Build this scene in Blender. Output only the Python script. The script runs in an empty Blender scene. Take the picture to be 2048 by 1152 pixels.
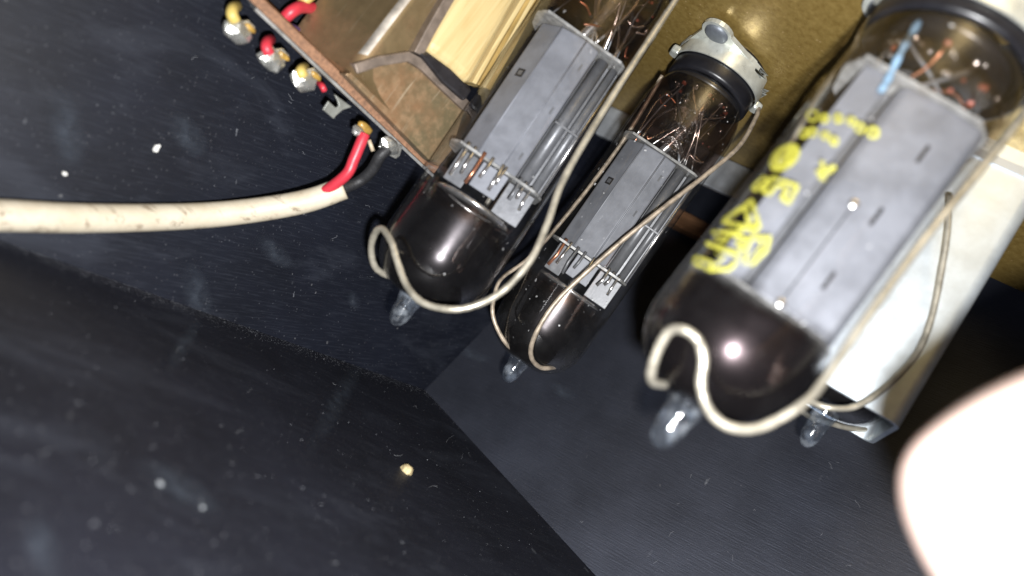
import bpy, bmesh, math, random
from mathutils import Vector, Matrix

random.seed(7)
scene = bpy.context.scene
col = scene.collection
MM = 0.001
R_ = math.radians

# ------------------------------------------------------------------ camera
# World: z up, the chassis underside is z = 0 and the valves hang below it.
FPX = 1594.0                      # focal length in pixels of the 2048 px wide photograph
TILT, ROLL = R_(8.0), R_(55.0)    # camera looks up by TILT; world z runs ROLL from the picture's x axis
ct, st, cr, sr = math.cos(TILT), math.sin(TILT), math.cos(ROLL), math.sin(ROLL)
AX = Vector((sr, -cr, 0.0))                    # world axes written in camera axes
AZ = Vector((ct * cr, ct * sr, -st))
AY = AZ.cross(AX)
ROT = Matrix((AX, AY, AZ))                     # camera -> world
BASE_Z = -9.0                                  # where the glass leaves the socket (mm)
CAM_H = 92.0                                   # camera is this far under the chassis (mm)
CAM = Vector((0, 0, -CAM_H))
cam_data = bpy.data.cameras.new('camera')
cam = bpy.data.objects.new('camera', cam_data)
col.objects.link(cam)
cam.matrix_world = Matrix.Translation(CAM * MM) @ ROT.to_4x4()
cam_data.sensor_width = 36.0
cam_data.lens = 36.0 * FPX / 2048.0
cam_data.clip_start = 0.004
cam_data.clip_end = 20.0
cam_data.dof.use_dof = True
cam_data.dof.focus_distance = 0.172
cam_data.dof.aperture_fstop = 11.0
scene.camera = cam

# ------------------------------------------------------------------ light
world = bpy.data.worlds.new('World')
scene.world = world
world.use_nodes = True
wb = world.node_tree.nodes['Background']
wb.inputs[0].default_value = (0.75, 0.8, 1.0, 1)
wb.inputs[1].default_value = 0.05

fl = bpy.data.lights.new('phone_flash', 'AREA')
fl.shape = 'DISK'
fl.size = 0.0045
fl.energy = 0.62
fl.color = (0.985, 0.99, 1.0)
flash = bpy.data.objects.new('phone_flash', fl)
col.objects.link(flash)
flash.matrix_world = Matrix.Translation((CAM + ROT @ Vector((4, -10, 1))) * MM) @ ROT.to_4x4()

vs = scene.view_settings
vs.view_transform = 'Standard'
vs.look = 'None'
vs.exposure = 0.0
vs.gamma = 1.0
scene.render.engine = 'CYCLES'
cy = scene.cycles
cy.use_denoising = True
cy.max_bounces = 10
cy.diffuse_bounces = 3
cy.glossy_bounces = 4
cy.transmission_bounces = 8
cy.transparent_max_bounces = 24
cy.sample_clamp_indirect = 4.0
cy.caustics_refractive = False
cy.caustics_reflective = False

# ------------------------------------------------------------------ picture -> place helpers (mm)
def ray(u, v):
    return ROT @ Vector(((u - 1024) / FPX, (576 - v) / FPX, -1.0))
def at_d(u, v, d):
    return CAM + ray(u, v) * d
def at_z(u, v, z):
    r = ray(u, v)
    return CAM + r * ((z - CAM.z) / r.z)
def project(p):
    c = ROT.transposed() @ (p - CAM)
    return 1024 + FPX * c.x / -c.z, 576 - FPX * c.y / -c.z, -c.z
PLANES = {                                  # panel planes: 1/depth = a + b u + c v
    'A': (0.0086, -3.30e-6, -1.30e-6),
    'B': (0.004781 - 850 * 0.67e-6 - 780 * 2.56e-6, 0.67e-6, 2.56e-6),
    'C': (0.007976 - 480 * 9.8e-6, -7.22e-6, 9.8e-6)}
def inv_d(name, u, v):
    a, b, c = PLANES[name]
    return a + b * u + c * v
def on(name, u, v, lift=0.0):
    return at_d(u, v, 1.0 / inv_d(name, u, v) - lift)

# ------------------------------------------------------------------ materials
def new_mat(name):
    m = bpy.data.materials.new(name)
    m.use_nodes = True
    nt = m.node_tree
    for n in list(nt.nodes):
        nt.nodes.remove(n)
    out = nt.nodes.new('ShaderNodeOutputMaterial')
    return m, nt, out
def nd(nt, t, **kw):
    n = nt.nodes.new(t)
    for k, v in kw.items():
        setattr(n, k, v)
    return n
def sockin(n, vals):
    for k, v in vals.items():
        n.inputs[k].default_value = v
def coords(nt, scale=(1, 1, 1), rot=(0, 0, 0)):
    tc = nd(nt, 'ShaderNodeTexCoord')
    mp = nd(nt, 'ShaderNodeMapping')
    sockin(mp, {'Scale': scale, 'Rotation': rot})
    nt.links.new(tc.outputs['Object'], mp.inputs['Vector'])
    return mp.outputs['Vector']
def noise(nt, vec, scale, detail=4, rough=0.55, dist=0.0):
    n = nd(nt, 'ShaderNodeTexNoise')
    sockin(n, {'Scale': scale, 'Detail': detail, 'Roughness': rough, 'Distortion': dist})
    nt.links.new(vec, n.inputs['Vector'])
    return n.outputs['Fac']
def ramp(nt, fac, stops):
    r = nd(nt, 'ShaderNodeValToRGB')
    els = r.color_ramp.elements
    while len(els) < len(stops):
        els.new(0.5)
    for e, (p, c) in zip(els, stops):
        e.position = p
        e.color = (c[0], c[1], c[2], 1) if not isinstance(c, (int, float)) else (c, c, c, 1)
    nt.links.new(fac, r.inputs['Fac'])
    return r.outputs['Color']
def mixc(nt, fac, a, b):
    m = nd(nt, 'ShaderNodeMix', data_type='RGBA')
    for s, v in ((m.inputs[0], fac), (m.inputs[6], a), (m.inputs[7], b)):
        if hasattr(v, 'links') or hasattr(v, 'node'):
            nt.links.new(v, s)
        elif isinstance(v, (int, float)):
            s.default_value = v
        else:
            s.default_value = (v[0], v[1], v[2], 1)
    return m.outputs[2]
def math_(nt, op, a, b=None, clamp=False):
    m = nd(nt, 'ShaderNodeMath', operation=op, use_clamp=clamp)
    for i, v in enumerate((a, b)):
        if v is None:
            continue
        if isinstance(v, (int, float)):
            m.inputs[i].default_value = v
        else:
            nt.links.new(v, m.inputs[i])
    return m.outputs[0]
def bump(nt, h, strength, dist=0.0002):
    b = nd(nt, 'ShaderNodeBump')
    sockin(b, {'Strength': strength, 'Distance': dist})
    nt.links.new(h, b.inputs['Height'])
    return b.outputs['Normal']
def link_or_set(nt, sock, v):
    if isinstance(v, (int, float)):
        sock.default_value = v
    elif isinstance(v, tuple):
        sock.default_value = (v[0], v[1], v[2], 1)
    else:
        nt.links.new(v, sock)
def princ(nt, out, base, rough, metal=0.0, normal=None, spec=0.5, **kw):
    p = nd(nt, 'ShaderNodeBsdfPrincipled')
    link_or_set(nt, p.inputs['Base Color'], base)
    link_or_set(nt, p.inputs['Roughness'], rough)
    link_or_set(nt, p.inputs['Metallic'], metal)
    p.inputs['Specular IOR Level'].default_value = spec
    if normal is not None:
        nt.links.new(normal, p.inputs['Normal'])
    for k, v in kw.items():
        link_or_set(nt, p.inputs[k.replace('_', ' ')], v)
    if out is not None:
        nt.links.new(p.outputs[0], out.inputs[0])
    return p
def specks(nt, vec, scale, radius, keep):
    """1 inside small sparse round flecks, else 0"""
    v = nd(nt, 'ShaderNodeTexVoronoi', feature='F1')
    sockin(v, {'Scale': scale, 'Randomness': 1.0})
    wn = nd(nt, 'ShaderNodeTexNoise')
    sockin(wn, {'Scale': scale * 2.2, 'Detail': 2.0})
    nt.links.new(vec, wn.inputs['Vector'])
    ad = nd(nt, 'ShaderNodeVectorMath', operation='MULTIPLY_ADD')
    nt.links.new(wn.outputs['Color'], ad.inputs[0])
    ad.inputs[1].default_value = (0.55 / scale,) * 3
    nt.links.new(vec, ad.inputs[2])
    nt.links.new(ad.outputs[0], v.inputs['Vector'])
    sep = nd(nt, 'ShaderNodeSeparateColor')
    nt.links.new(v.outputs['Color'], sep.inputs[0])
    size = math_(nt, 'MULTIPLY', sep.outputs[1], radius)
    inside = math_(nt, 'LESS_THAN', v.outputs['Distance'], size)
    some = math_(nt, 'LESS_THAN', sep.outputs[0], keep)
    return math_(nt, 'MULTIPLY', inside, some), sep.outputs[2]

def simple(name, base, rough=0.5, metal=0.0, var=0.25, scale=300, bmp=0.0, dark=None, spec=0.5, stretch=(1, 1, 1)):
    m, nt, out = new_mat(name)
    vec = coords(nt, stretch)
    f = noise(nt, vec, scale, 5, 0.6)
    d = dark if dark else tuple(c * (1 - var) for c in base)
    c = mixc(nt, ramp(nt, f, [(0.35, 0.0), (0.65, 1.0)]), d, base)
    rg = math_(nt, 'ADD', math_(nt, 'MULTIPLY', f, 0.25), rough - 0.12)
    nrm = bump(nt, noise(nt, vec, scale * 3, 4), bmp) if bmp else None
    princ(nt, out, c, rg, metal, nrm, spec)
    return m

def black_paint(name, grain_rot, dust, grain=0.35, base=(0.0056, 0.0068, 0.0118), rough=0.5, sheen=0.3, metal=0.0):
    m, nt, out = new_mat(name)
    vec = coords(nt)
    gv = coords(nt, (170, 2600, 900), (0, 0, grain_rot))
    g = noise(nt, gv, 1.0, 3, 0.6)
    cloud = noise(nt, vec, 45, 5, 0.6)
    fine = noise(nt, vec, 2600, 3, 0.7)
    c = mixc(nt, ramp(nt, cloud, [(0.35, 0.0), (0.7, 1.0)]), tuple(x * 0.8 for x in base), tuple(x * 1.35 for x in base))
    smear = noise(nt, coords(nt, (30, 75, 40), (0, 0, grain_rot + 1.1)), 1.0, 5, 0.65, 0.6)
    c = mixc(nt, math_(nt, 'MULTIPLY', ramp(nt, smear, [(0.54, 0.0), (0.80, 1.0)]), 0.32), c, (0.07, 0.078, 0.10))
    c = mixc(nt, math_(nt, 'MULTIPLY', ramp(nt, g, [(0.50, 0.0), (0.75, 1.0)]), 0.45 * grain), c, (0.07, 0.078, 0.10))
    s1, r1 = specks(nt, vec, 1900, 0.36, 0.26 * dust)
    s2, r2 = specks(nt, vec, 560, 0.18, 0.06 * dust)
    s3, r3 = specks(nt, coords(nt, (1, 0.35, 1), (0, 0, 0.7)), 700, 0.28, 0.05 * dust)
    c = mixc(nt, math_(nt, 'MULTIPLY', s1, math_(nt, 'MULTIPLY', r1, 0.20)), c, (0.42, 0.43, 0.46))
    c = mixc(nt, math_(nt, 'MULTIPLY', s2, math_(nt, 'MULTIPLY', r2, 0.38)), c, (0.5, 0.5, 0.5))
    c = mixc(nt, math_(nt, 'MULTIPLY', s3, math_(nt, 'MULTIPLY', r3, 0.4)), c, (0.4, 0.42, 0.45))
    h = math_(nt, 'ADD', math_(nt, 'MULTIPLY', g, 0.7), math_(nt, 'MULTIPLY', fine, 0.5))
    nrm = bump(nt, h, grain, 0.00012)
    princ(nt, out, c, rough, metal, nrm, sheen)
    return m

M = {}
M['wall_a'] = black_paint('black_paint_wall', 0.15, 1.0, 0.35)
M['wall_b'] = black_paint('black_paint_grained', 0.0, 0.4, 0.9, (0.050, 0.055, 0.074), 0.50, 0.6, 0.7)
M['floor'] = black_paint('black_paint_dusty', 0.3, 0.9, 0.4, (0.0085, 0.0092, 0.0145), 0.55, 0.3)

def hammered():
    m, nt, out = new_mat('olive_gold_hammered_paint')
    vec = coords(nt)
    f = noise(nt, vec, 700, 4, 0.7)
    big = noise(nt, vec, 60, 4, 0.6)
    c = mixc(nt, ramp(nt, f, [(0.35, 0.0), (0.7, 1.0)]), (0.27, 0.175, 0.045), (0.43, 0.30, 0.095))
    c = mixc(nt, math_(nt, 'MULTIPLY', ramp(nt, big, [(0.55, 0.0), (0.75, 1.0)]), 0.4), c, (0.38, 0.28, 0.11))
    s, r = specks(nt, vec, 1400, 0.33, 0.16)
    c = mixc(nt, math_(nt, 'MULTIPLY', s, r), c, (0.85, 0.62, 0.35))  # pale gold flecks painted in as sparkles
    wear = noise(nt, vec, 95, 6, 0.7)
    c = mixc(nt, math_(nt, 'MULTIPLY', ramp(nt, wear, [(0.66, 0.0), (0.74, 1.0)]), 0.5), c, (0.6, 0.53, 0.42))
    princ(nt, out, c, 0.36, 0.45, bump(nt, f, 0.28, 0.0002), 0.6)
    return m
M['chassis'] = hammered()
M['bare_steel'] = simple('bare_grey_steel', (0.50, 0.53, 0.56), 0.42, 0.45, 0.3, 120, 0.1)
M['alu'] = simple('dull_aluminium', (0.76, 0.83, 0.88), 0.44, 0.65, 0.16, 200, 0.10)
M['wood'] = simple('reddish_wood', (0.34, 0.17, 0.08), 0.6, 0, 0.55, 90, 0.2, stretch=(1, 1, 6))
M['nickel'] = simple('cream_nickel_plate', (0.78, 0.80, 0.73), 0.30, 0.5, 0.30, 300, 0.15)
M['rivet'] = simple('grey_rivet', (0.20, 0.22, 0.25), 0.5, 0.5, 0.2, 800, 0.1)
M['bakelite'] = simple('black_bakelite', (0.012, 0.012, 0.015), 0.32, 0, 0.2, 500, 0.05)
M['anode'] = simple('grey_carbonised_anode', (0.215, 0.225, 0.25), 0.5, 0.2, 0.26, 240, 0.2)
M['anode_dark'] = simple('dark_grey_anode', (0.17, 0.175, 0.185), 0.4, 0.35, 0.2, 600, 0.1)
M['slot'] = simple('dark_slot', (0.012, 0.011, 0.012), 0.6)
def mica():
    m, nt, out = new_mat('milky_mica')
    vec = coords(nt)
    n = noise(nt, vec, 500, 5, 0.65)
    p = princ(nt, None, mixc(nt, n, (0.28, 0.28, 0.27), (0.52, 0.52, 0.50)), 0.3)
    t = nd(nt, 'ShaderNodeBsdfTransparent')
    mx = nd(nt, 'ShaderNodeMixShader')
    nt.links.new(ramp(nt, n, [(0.35, 0.35), (0.65, 0.85)]), mx.inputs[0])
    nt.links.new(t.outputs[0], mx.inputs[1])
    nt.links.new(p.outputs[0], mx.inputs[2])
    nt.links.new(mx.outputs[0], out.inputs[0])
    return m
M['mica'] = mica()
M['pinwire'] = simple('bright_nickel_wire', (0.72, 0.70, 0.68), 0.22, 0.9, 0.2, 900)
M['copper'] = simple('copper_wire', (0.62, 0.27, 0.16), 0.3, 0.8, 0.3, 900)
M['red_dot'] = simple('red_sealing_glass', (0.30, 0.085, 0.055), 0.35)
M['blue_strip'] = simple('pale_blue_strip', (0.26, 0.42, 0.58), 0.4)
M['spring'] = simple('cream_spring_wire', (0.52, 0.48, 0.39), 0.34, 0.5, 0.5, 260, 0.25)
M['spring_rust'] = simple('tarnished_spring_wire', (0.46, 0.38, 0.29), 0.45, 0.35, 0.5, 700, 0.25)
M['solder'] = simple('solder', (0.62, 0.62, 0.58), 0.28, 0.8, 0.35, 500, 0.5)
M['flux'] = simple('amber_flux', (0.45, 0.27, 0.06), 0.25, 0, 0.5, 600, 0.3)
M['tag'] = simple('grey_tag_metal', (0.34, 0.35, 0.32), 0.4, 0.6, 0.2, 400)
M['silver'] = simple('tinned_strip', (0.68, 0.68, 0.66), 0.3, 0.7, 0.35, 300)
M['red_wire'] = simple('red_pvc', (0.55, 0.035, 0.055), 0.38, 0, 0.2, 500, 0.05)
M['yellow_wire'] = simple('yellow_pvc', (0.60, 0.45, 0.13), 0.45, 0, 0.2, 500, 0.05)
M['purple_wire'] = simple('purple_pvc', (0.10, 0.055, 0.14), 0.4, 0, 0.2, 500)
M['black_wire'] = simple('black_rubber', (0.02, 0.02, 0.022), 0.55, 0, 0.4, 700, 0.4)
M['black_tape'] = simple('black_tape', (0.022, 0.02, 0.022), 0.3, 0, 0.4, 400, 0.2)
M['lead'] = simple('tan_lead', (0.55, 0.45, 0.32), 0.5)
M['gold_chip'] = simple('pale_gold_chip', (0.75, 0.60, 0.33), 0.4, 0.2, 0.4, 900, 0.5)
M['white_chip'] = simple('white_chip', (0.75, 0.74, 0.70), 0.6, 0, 0.2, 900, 0.4)
M['lint'] = simple('grey_lint', (0.30, 0.31, 0.33), 0.8)
M['dull_chip'] = simple('dull_grey_chip', (0.20, 0.21, 0.22), 0.7, 0, 0.4, 900, 0.4)
M['grey_block'] = simple('grey_block', (0.55, 0.53, 0.53), 0.55)

def sheath():
    m, nt, out = new_mat('soiled_cream_sheath')
    vec = coords(nt)
    f = noise(nt, vec, 160, 6, 0.7)
    s = noise(nt, coords(nt, (90, 500, 500)), 1.0, 5, 0.7)
    c = mixc(nt, ramp(nt, f, [(0.4, 0.0), (0.75, 1.0)]), (0.56, 0.50, 0.39), (0.44, 0.37, 0.26))
    c = mixc(nt, math_(nt, 'MULTIPLY', ramp(nt, s, [(0.55, 0.0), (0.66, 1.0)]), 0.8), c, (0.16, 0.11, 0.07))
    princ(nt, out, c, 0.5, 0, bump(nt, f, 0.15), 0.4)
    return m
M['sheath'] = sheath()

def rusty():
    m, nt, out = new_mat('rusty_varnished_steel')
    vec = coords(nt)
    f = noise(nt, vec, 75, 7, 0.65)
    g = noise(nt, vec, 520, 5, 0.7)
    st_ = noise(nt, coords(nt, (900, 900, 60)), 1.0, 3, 0.6)
    c = mixc(nt, ramp(nt, f, [(0.38, 0.0), (0.62, 1.0)]), (0.17, 0.135, 0.075), (0.30, 0.165, 0.085))
    c = mixc(nt, ramp(nt, g, [(0.45, 0.0), (0.75, 0.7)]), c, (0.36, 0.23, 0.13))
    c = mixc(nt, ramp(nt, st_, [(0.63, 0.0), (0.74, 0.5)]), c, (0.50, 0.42, 0.30))
    c = mixc(nt, ramp(nt, noise(nt, vec, 130, 5, 0.7), [(0.62, 0.0), (0.72, 0.8)]), c, (0.06, 0.045, 0.03))
    princ(nt, out, c, ramp(nt, g, [(0.3, 0.30), (0.7, 0.55)]), 0.45, bump(nt, g, 0.25), 0.5)
    return m
M['rust'] = rusty()
def bell_steel():
    m, nt, out = new_mat('varnished_bell_steel')
    vec = coords(nt)
    f = noise(nt, vec, 60, 7, 0.65)
    g = noise(nt, vec, 420, 5, 0.7)
    st_ = noise(nt, coords(nt, (1500, 1500, 60)), 1.0, 3, 0.6)
    c = mixc(nt, ramp(nt, f, [(0.40, 0.0), (0.60, 1.0)]), (0.25, 0.185, 0.10), (0.37, 0.235, 0.135))
    c = mixc(nt, ramp(nt, noise(nt, vec, 110, 6, 0.75), [(0.57, 0.0), (0.70, 0.75)]), c, (0.07, 0.055, 0.035))
    c = mixc(nt, ramp(nt, st_, [(0.64, 0.0), (0.76, 0.5)]), c, (0.60, 0.52, 0.40))
    princ(nt, out, c, ramp(nt, g, [(0.3, 0.44), (0.7, 0.58)]), 0.80, bump(nt, g, 0.10), 0.5)
    return m
M['bell'] = bell_steel()
M['highlight_steel'] = simple('painted_highlight_steel', (0.80, 0.74, 0.66), 0.48, 0.8, 0.6, 140, 0.15)  # bright steel colour for the bell ridge's painted highlight
M['fibre'] = simple('brown_fibre_edge', (0.30, 0.155, 0.085), 0.7, 0, 0.5, 1500, 0.5)
M['strap'] = simple('grey_brown_strap', (0.24, 0.19, 0.155), 0.45, 0.4, 0.4, 350, 0.25)

def paper():
    m, nt, out = new_mat('varnished_coil_paper')
    vec = coords(nt)
    w = noise(nt, coords(nt, (1200, 1200, 70)), 1.0, 4, 0.6, 0.6)
    f = noise(nt, vec, 110, 4, 0.6)
    c = mixc(nt, ramp(nt, w, [(0.40, 0.0), (0.72, 1.0)]), (0.56, 0.44, 0.22), (0.47, 0.34, 0.145))
    c = mixc(nt, math_(nt, 'MULTIPLY', ramp(nt, f, [(0.5, 0.0), (0.8, 1.0)]), 0.5), c, (0.58, 0.45, 0.22))
    princ(nt, out, c, 0.42, 0, bump(nt, w, 0.1), 0.45)
    return m
M['paper'] = paper()
M['paper_dark'] = simple('amber_varnish_edge', (0.50, 0.33, 0.11), 0.35, 0, 0.7, 260, 0.3, stretch=(1, 1, 0.2))

def skin():
    m, nt, out = new_mat('skin')
    vec = coords(nt)
    f = noise(nt, vec, 180, 5, 0.6)
    c = mixc(nt, f, (0.74, 0.52, 0.44), (0.82, 0.62, 0.54))
    p = princ(nt, out, c, 0.5, 0, bump(nt, noise(nt, vec, 900, 3), 0.2), 0.4)
    p.inputs['Subsurface Weight'].default_value = 0.15
    p.inputs['Subsurface Radius'].default_value = (0.002, 0.0012, 0.0009)
    p.inputs['Subsurface Scale'].default_value = 1.0
    return m
M['skin'] = skin()

def thin_glass(name, tint, dusty):
    m, nt, out = new_mat(name)
    vec = coords(nt)
    lw = nd(nt, 'ShaderNodeLayerWeight')
    lw.inputs['Blend'].default_value = 0.5
    edge = ramp(nt, lw.outputs['Facing'], [(0.0, 1.0), (0.7, 0.95), (1.0, 0.5)])
    tr = nd(nt, 'ShaderNodeBsdfTransparent')
    nt.links.new(mixc(nt, edge, (tint[0] * .45, tint[1] * .42, tint[2] * .42), tint), tr.inputs[0])
    gl = nd(nt, 'ShaderNodeBsdfGlossy')
    sockin(gl, {'Roughness': 0.055})
    h = noise(nt, vec, 130, 3, 0.5)
    nt.links.new(bump(nt, h, 0.10, 0.0008), gl.inputs['Normal'])
    # thin wall: reflectance of a pane (Schlick), the same from inside and outside
    schlick = math_(nt, 'ADD', math_(nt, 'MULTIPLY', math_(nt, 'POWER', lw.outputs['Facing'], 5.0), 0.8), 0.075)
    mx = nd(nt, 'ShaderNodeMixShader')
    nt.links.new(schlick, mx.inputs[0])
    nt.links.new(tr.outputs[0], mx.inputs[1])
    nt.links.new(gl.outputs[0], mx.inputs[2])
    df = nd(nt, 'ShaderNodeBsdfDiffuse')
    sockin(df, {'Color': (0.75, 0.75, 0.75, 1)})
    s1, r1 = specks(nt, vec, 1100, 0.28, 0.10 * dusty)
    s2, r2 = specks(nt, vec, 330, 0.14, 0.16 * dusty)
    film = math_(nt, 'MULTIPLY', ramp(nt, noise(nt, vec, 220, 6, 0.7), [(0.45, 0.25), (0.8, 1.0)]), 0.0055 * (.5 + dusty))
    film = math_(nt, 'DIVIDE', film, math_(nt, 'ADD', math_(nt, 'SUBTRACT', 1.0, lw.outputs['Facing']), 0.07))  # dust film whitened toward the limb, painting in bright glass edges
    d = math_(nt, 'ADD', math_(nt, 'MULTIPLY', math_(nt, 'ADD', math_(nt, 'MULTIPLY', s1, r1), math_(nt, 'MULTIPLY', s2, r2)), 0.6), film, True)
    m2 = nd(nt, 'ShaderNodeMixShader')
    nt.links.new(d, m2.inputs[0])
    nt.links.new(mx.outputs[0], m2.inputs[1])
    nt.links.new(df.outputs[0], m2.inputs[2])
    nt.links.new(m2.outputs[0], out.inputs[0])
    return m
M['glass'] = thin_glass('valve_glass', (0.97, 0.97, 0.98), .35)
M['glass_dusty'] = thin_glass('dusty_valve_glass', (0.96, 0.955, 0.95), 1.2)

def tip_glass():
    m, nt, out = new_mat('pinched_glass_tip')
    vec = coords(nt)
    h = noise(nt, vec, 420, 3, 0.5)
    nrm = bump(nt, h, 0.35, 0.0006)
    g = nd(nt, 'ShaderNodeBsdfGlossy')
    sockin(g, {'Roughness': 0.09})
    nt.links.new(nrm, g.inputs['Normal'])
    t = nd(nt, 'ShaderNodeBsdfTransparent')
    sockin(t, {'Color': (0.80, 0.84, 0.90, 1)})
    tl = nd(nt, 'ShaderNodeBsdfTranslucent')
    sockin(tl, {'Color': (0.80, 0.88, 0.96, 1)})
    df = nd(nt, 'ShaderNodeBsdfDiffuse')
    sockin(df, {'Color': (0.78, 0.85, 0.93, 1)})
    mm = nd(nt, 'ShaderNodeMixShader')
    mm.inputs[0].default_value = 0.5
    nt.links.new(tl.outputs[0], mm.inputs[1])
    nt.links.new(df.outputs[0], mm.inputs[2])
    m1 = nd(nt, 'ShaderNodeMixShader')
    nt.links.new(ramp(nt, h, [(0.47, 0.03), (0.76, 0.40)]), m1.inputs[0])
    nt.links.new(t.outputs[0], m1.inputs[1])
    nt.links.new(mm.outputs[0], m1.inputs[2])
    lw = nd(nt, 'ShaderNodeLayerWeight')
    lw.inputs['Blend'].default_value = 0.5
    m2 = nd(nt, 'ShaderNodeMixShader')
    nt.links.new(math_(nt, 'ADD', math_(nt, 'MULTIPLY', math_(nt, 'POWER', lw.outputs['Facing'], 3.0), 0.6), 0.09), m2.inputs[0])
    nt.links.new(m1.outputs[0], m2.inputs[1])
    nt.links.new(g.outputs[0], m2.inputs[2])
    nt.links.new(m2.outputs[0], out.inputs[0])
    return m
M['tip'] = tip_glass()
def base_shade(name, c0, c1):  # tinted see-through film standing in for the dark inside the base
    m, nt, out = new_mat(name)
    vec = coords(nt)
    n = noise(nt, vec, 260, 5, 0.65)
    t = nd(nt, 'ShaderNodeBsdfTransparent')
    nt.links.new(mixc(nt, ramp(nt, n, [(.35, 0.0), (.65, 1.0)]), c0, c1), t.inputs[0])
    g = nd(nt, 'ShaderNodeBsdfGlossy')
    sockin(g, {'Roughness': 0.22, 'Color': (.5, .45, .42, 1)})
    nt.links.new(bump(nt, noise(nt, vec, 420, 4, .6), .7, .0008), g.inputs['Normal'])
    mx = nd(nt, 'ShaderNodeMixShader')
    mx.inputs[0].default_value = .10
    nt.links.new(t.outputs[0], mx.inputs[1])
    nt.links.new(g.outputs[0], mx.inputs[2])
    nt.links.new(mx.outputs[0], out.inputs[0])
    return m
M['base_shade'] = base_shade('brown_shade_film', (.42, .34, .31), (.68, .60, .56))
M['base_shade_pale'] = base_shade('pale_shade_film', (.80, .75, .71), (.95, .93, .91))

def getter(name, z0, z1, tint):
    """dark mirror film, fading out between local heights z0 and z1 (m)"""
    m, nt, out = new_mat(name)
    tc = nd(nt, 'ShaderNodeTexCoord')
    sep = nd(nt, 'ShaderNodeSeparateXYZ')
    nt.links.new(tc.outputs['Object'], sep.inputs[0])
    n = noise(nt, tc.outputs['Object'], 160, 4, 0.6)
    zz = math_(nt, 'ADD', sep.outputs['Z'], math_(nt, 'MULTIPLY', math_(nt, 'SUBTRACT', n, 0.5), 0.006))
    mr = nd(nt, 'ShaderNodeMapRange', interpolation_type='SMOOTHSTEP')
    sockin(mr, {'From Min': z0, 'From Max': z1})
    nt.links.new(zz, mr.inputs['Value'])
    c = mixc(nt, n, tint, tuple(x * 2.2 for x in tint))
    c = mixc(nt, mr.outputs[0], (0.045, 0.026, 0.017), c)
    p = princ(nt, None, c, ramp(nt, n, [(0.3, 0.23), (0.7, 0.32)]), 0.9, bump(nt, n, 0.04, 0.0006), 0.5)
    t = nd(nt, 'ShaderNodeBsdfTransparent')
    mx = nd(nt, 'ShaderNodeMixShader')
    nt.links.new(mr.outputs[0], mx.inputs[0])
    nt.links.new(t.outputs[0], mx.inputs[1])
    nt.links.new(p.outputs[0], mx.inputs[2])
    nt.links.new(mx.outputs[0], out.inputs[0])
    return m

def printed():
    m, nt, out = new_mat('worn_yellow_print')
    vec = coords(nt)
    n = noise(nt, vec, 900, 5, 0.7)
    p = princ(nt, None, (0.52, 0.50, 0.07), 0.5)
    t = nd(nt, 'ShaderNodeBsdfTransparent')
    mx = nd(nt, 'ShaderNodeMixShader')
    nt.links.new(ramp(nt, n, [(0.32, 0.15), (0.58, 0.85)]), mx.inputs[0])
    nt.links.new(t.outputs[0], mx.inputs[1])
    nt.links.new(p.outputs[0], mx.inputs[2])
    nt.links.new(mx.outputs[0], out.inputs[0])
    return m
M['print'] = printed()

# ------------------------------------------------------------------ mesh helpers (mm in, metres out)
def obj(name, verts, faces, mat, parent=None, smooth=False, frame=None, bevel=0.0, seg=2):
    me = bpy.data.meshes.new(name)
    if frame is not None:
        inv = frame.inverted()
        verts = [inv @ Vector(v) for v in verts]
    me.from_pydata([tuple(c * MM for c in v) for v in verts], [], faces)
    me.materials.append(mat)
    bm = bmesh.new()
    bm.from_mesh(me)
    bmesh.ops.recalc_face_normals(bm, faces=bm.faces)
    bm.to_mesh(me)
    bm.free()
    if smooth:
        for p in me.polygons:
            p.use_smooth = True
    o = bpy.data.objects.new(name, me)
    col.objects.link(o)
    if parent is not None:
        o.parent = parent
    if frame is not None:
        o.matrix_world = Matrix.Translation(frame.translation * MM) @ frame.to_3x3().to_4x4()
        if parent is not None:
            o.matrix_parent_inverse = Matrix()
            o.matrix_basis = parent_world(parent).inverted() @ o.matrix_world
    if bevel:
        b = o.modifiers.new('bevel', 'BEVEL')
        b.width = bevel * MM
        b.segments = seg
        b.limit_method = 'ANGLE'
        b.angle_limit = R_(35)
    return o
PW = {}
def parent_world(o):
    return PW.get(o.name, Matrix())
def thing(name, label, cat, frame=None, group=None):
    o = bpy.data.objects.new(name, None)
    o.empty_display_size = 0.005
    col.objects.link(o)
    mw = Matrix()
    if frame is not None:
        mw = Matrix.Translation(frame.translation * MM) @ frame.to_3x3().to_4x4()
    o.matrix_world = mw
    PW[o.name] = mw
    o['label'] = label
    o['category'] = cat
    if group:
        o['group'] = group
    return o
def tag(o, label, cat, group=None):
    o['label'] = label
    o['category'] = cat
    if group:
        o['group'] = group
    return o
def make_frame(origin, z, ytoward):
    z = z.normalized()
    y = (ytoward - z * ytoward.dot(z)).normalized()
    x = y.cross(z)
    m = Matrix((x, y, z)).transposed().to_4x4()
    m.translation = origin
    return m
def lathe(profile, n=64, closed_end=True):
    v, f = [], []
    for r, z in profile:
        for i in range(n):
            a = 2 * math.pi * i / n
            v.append((r * math.cos(a), r * math.sin(a), z))
    for k in range(len(profile) - 1):
        for i in range(n):
            j = (i + 1) % n
            f.append((k * n + i, k * n + j, (k + 1) * n + j, (k + 1) * n + i))
    return v, f
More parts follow.
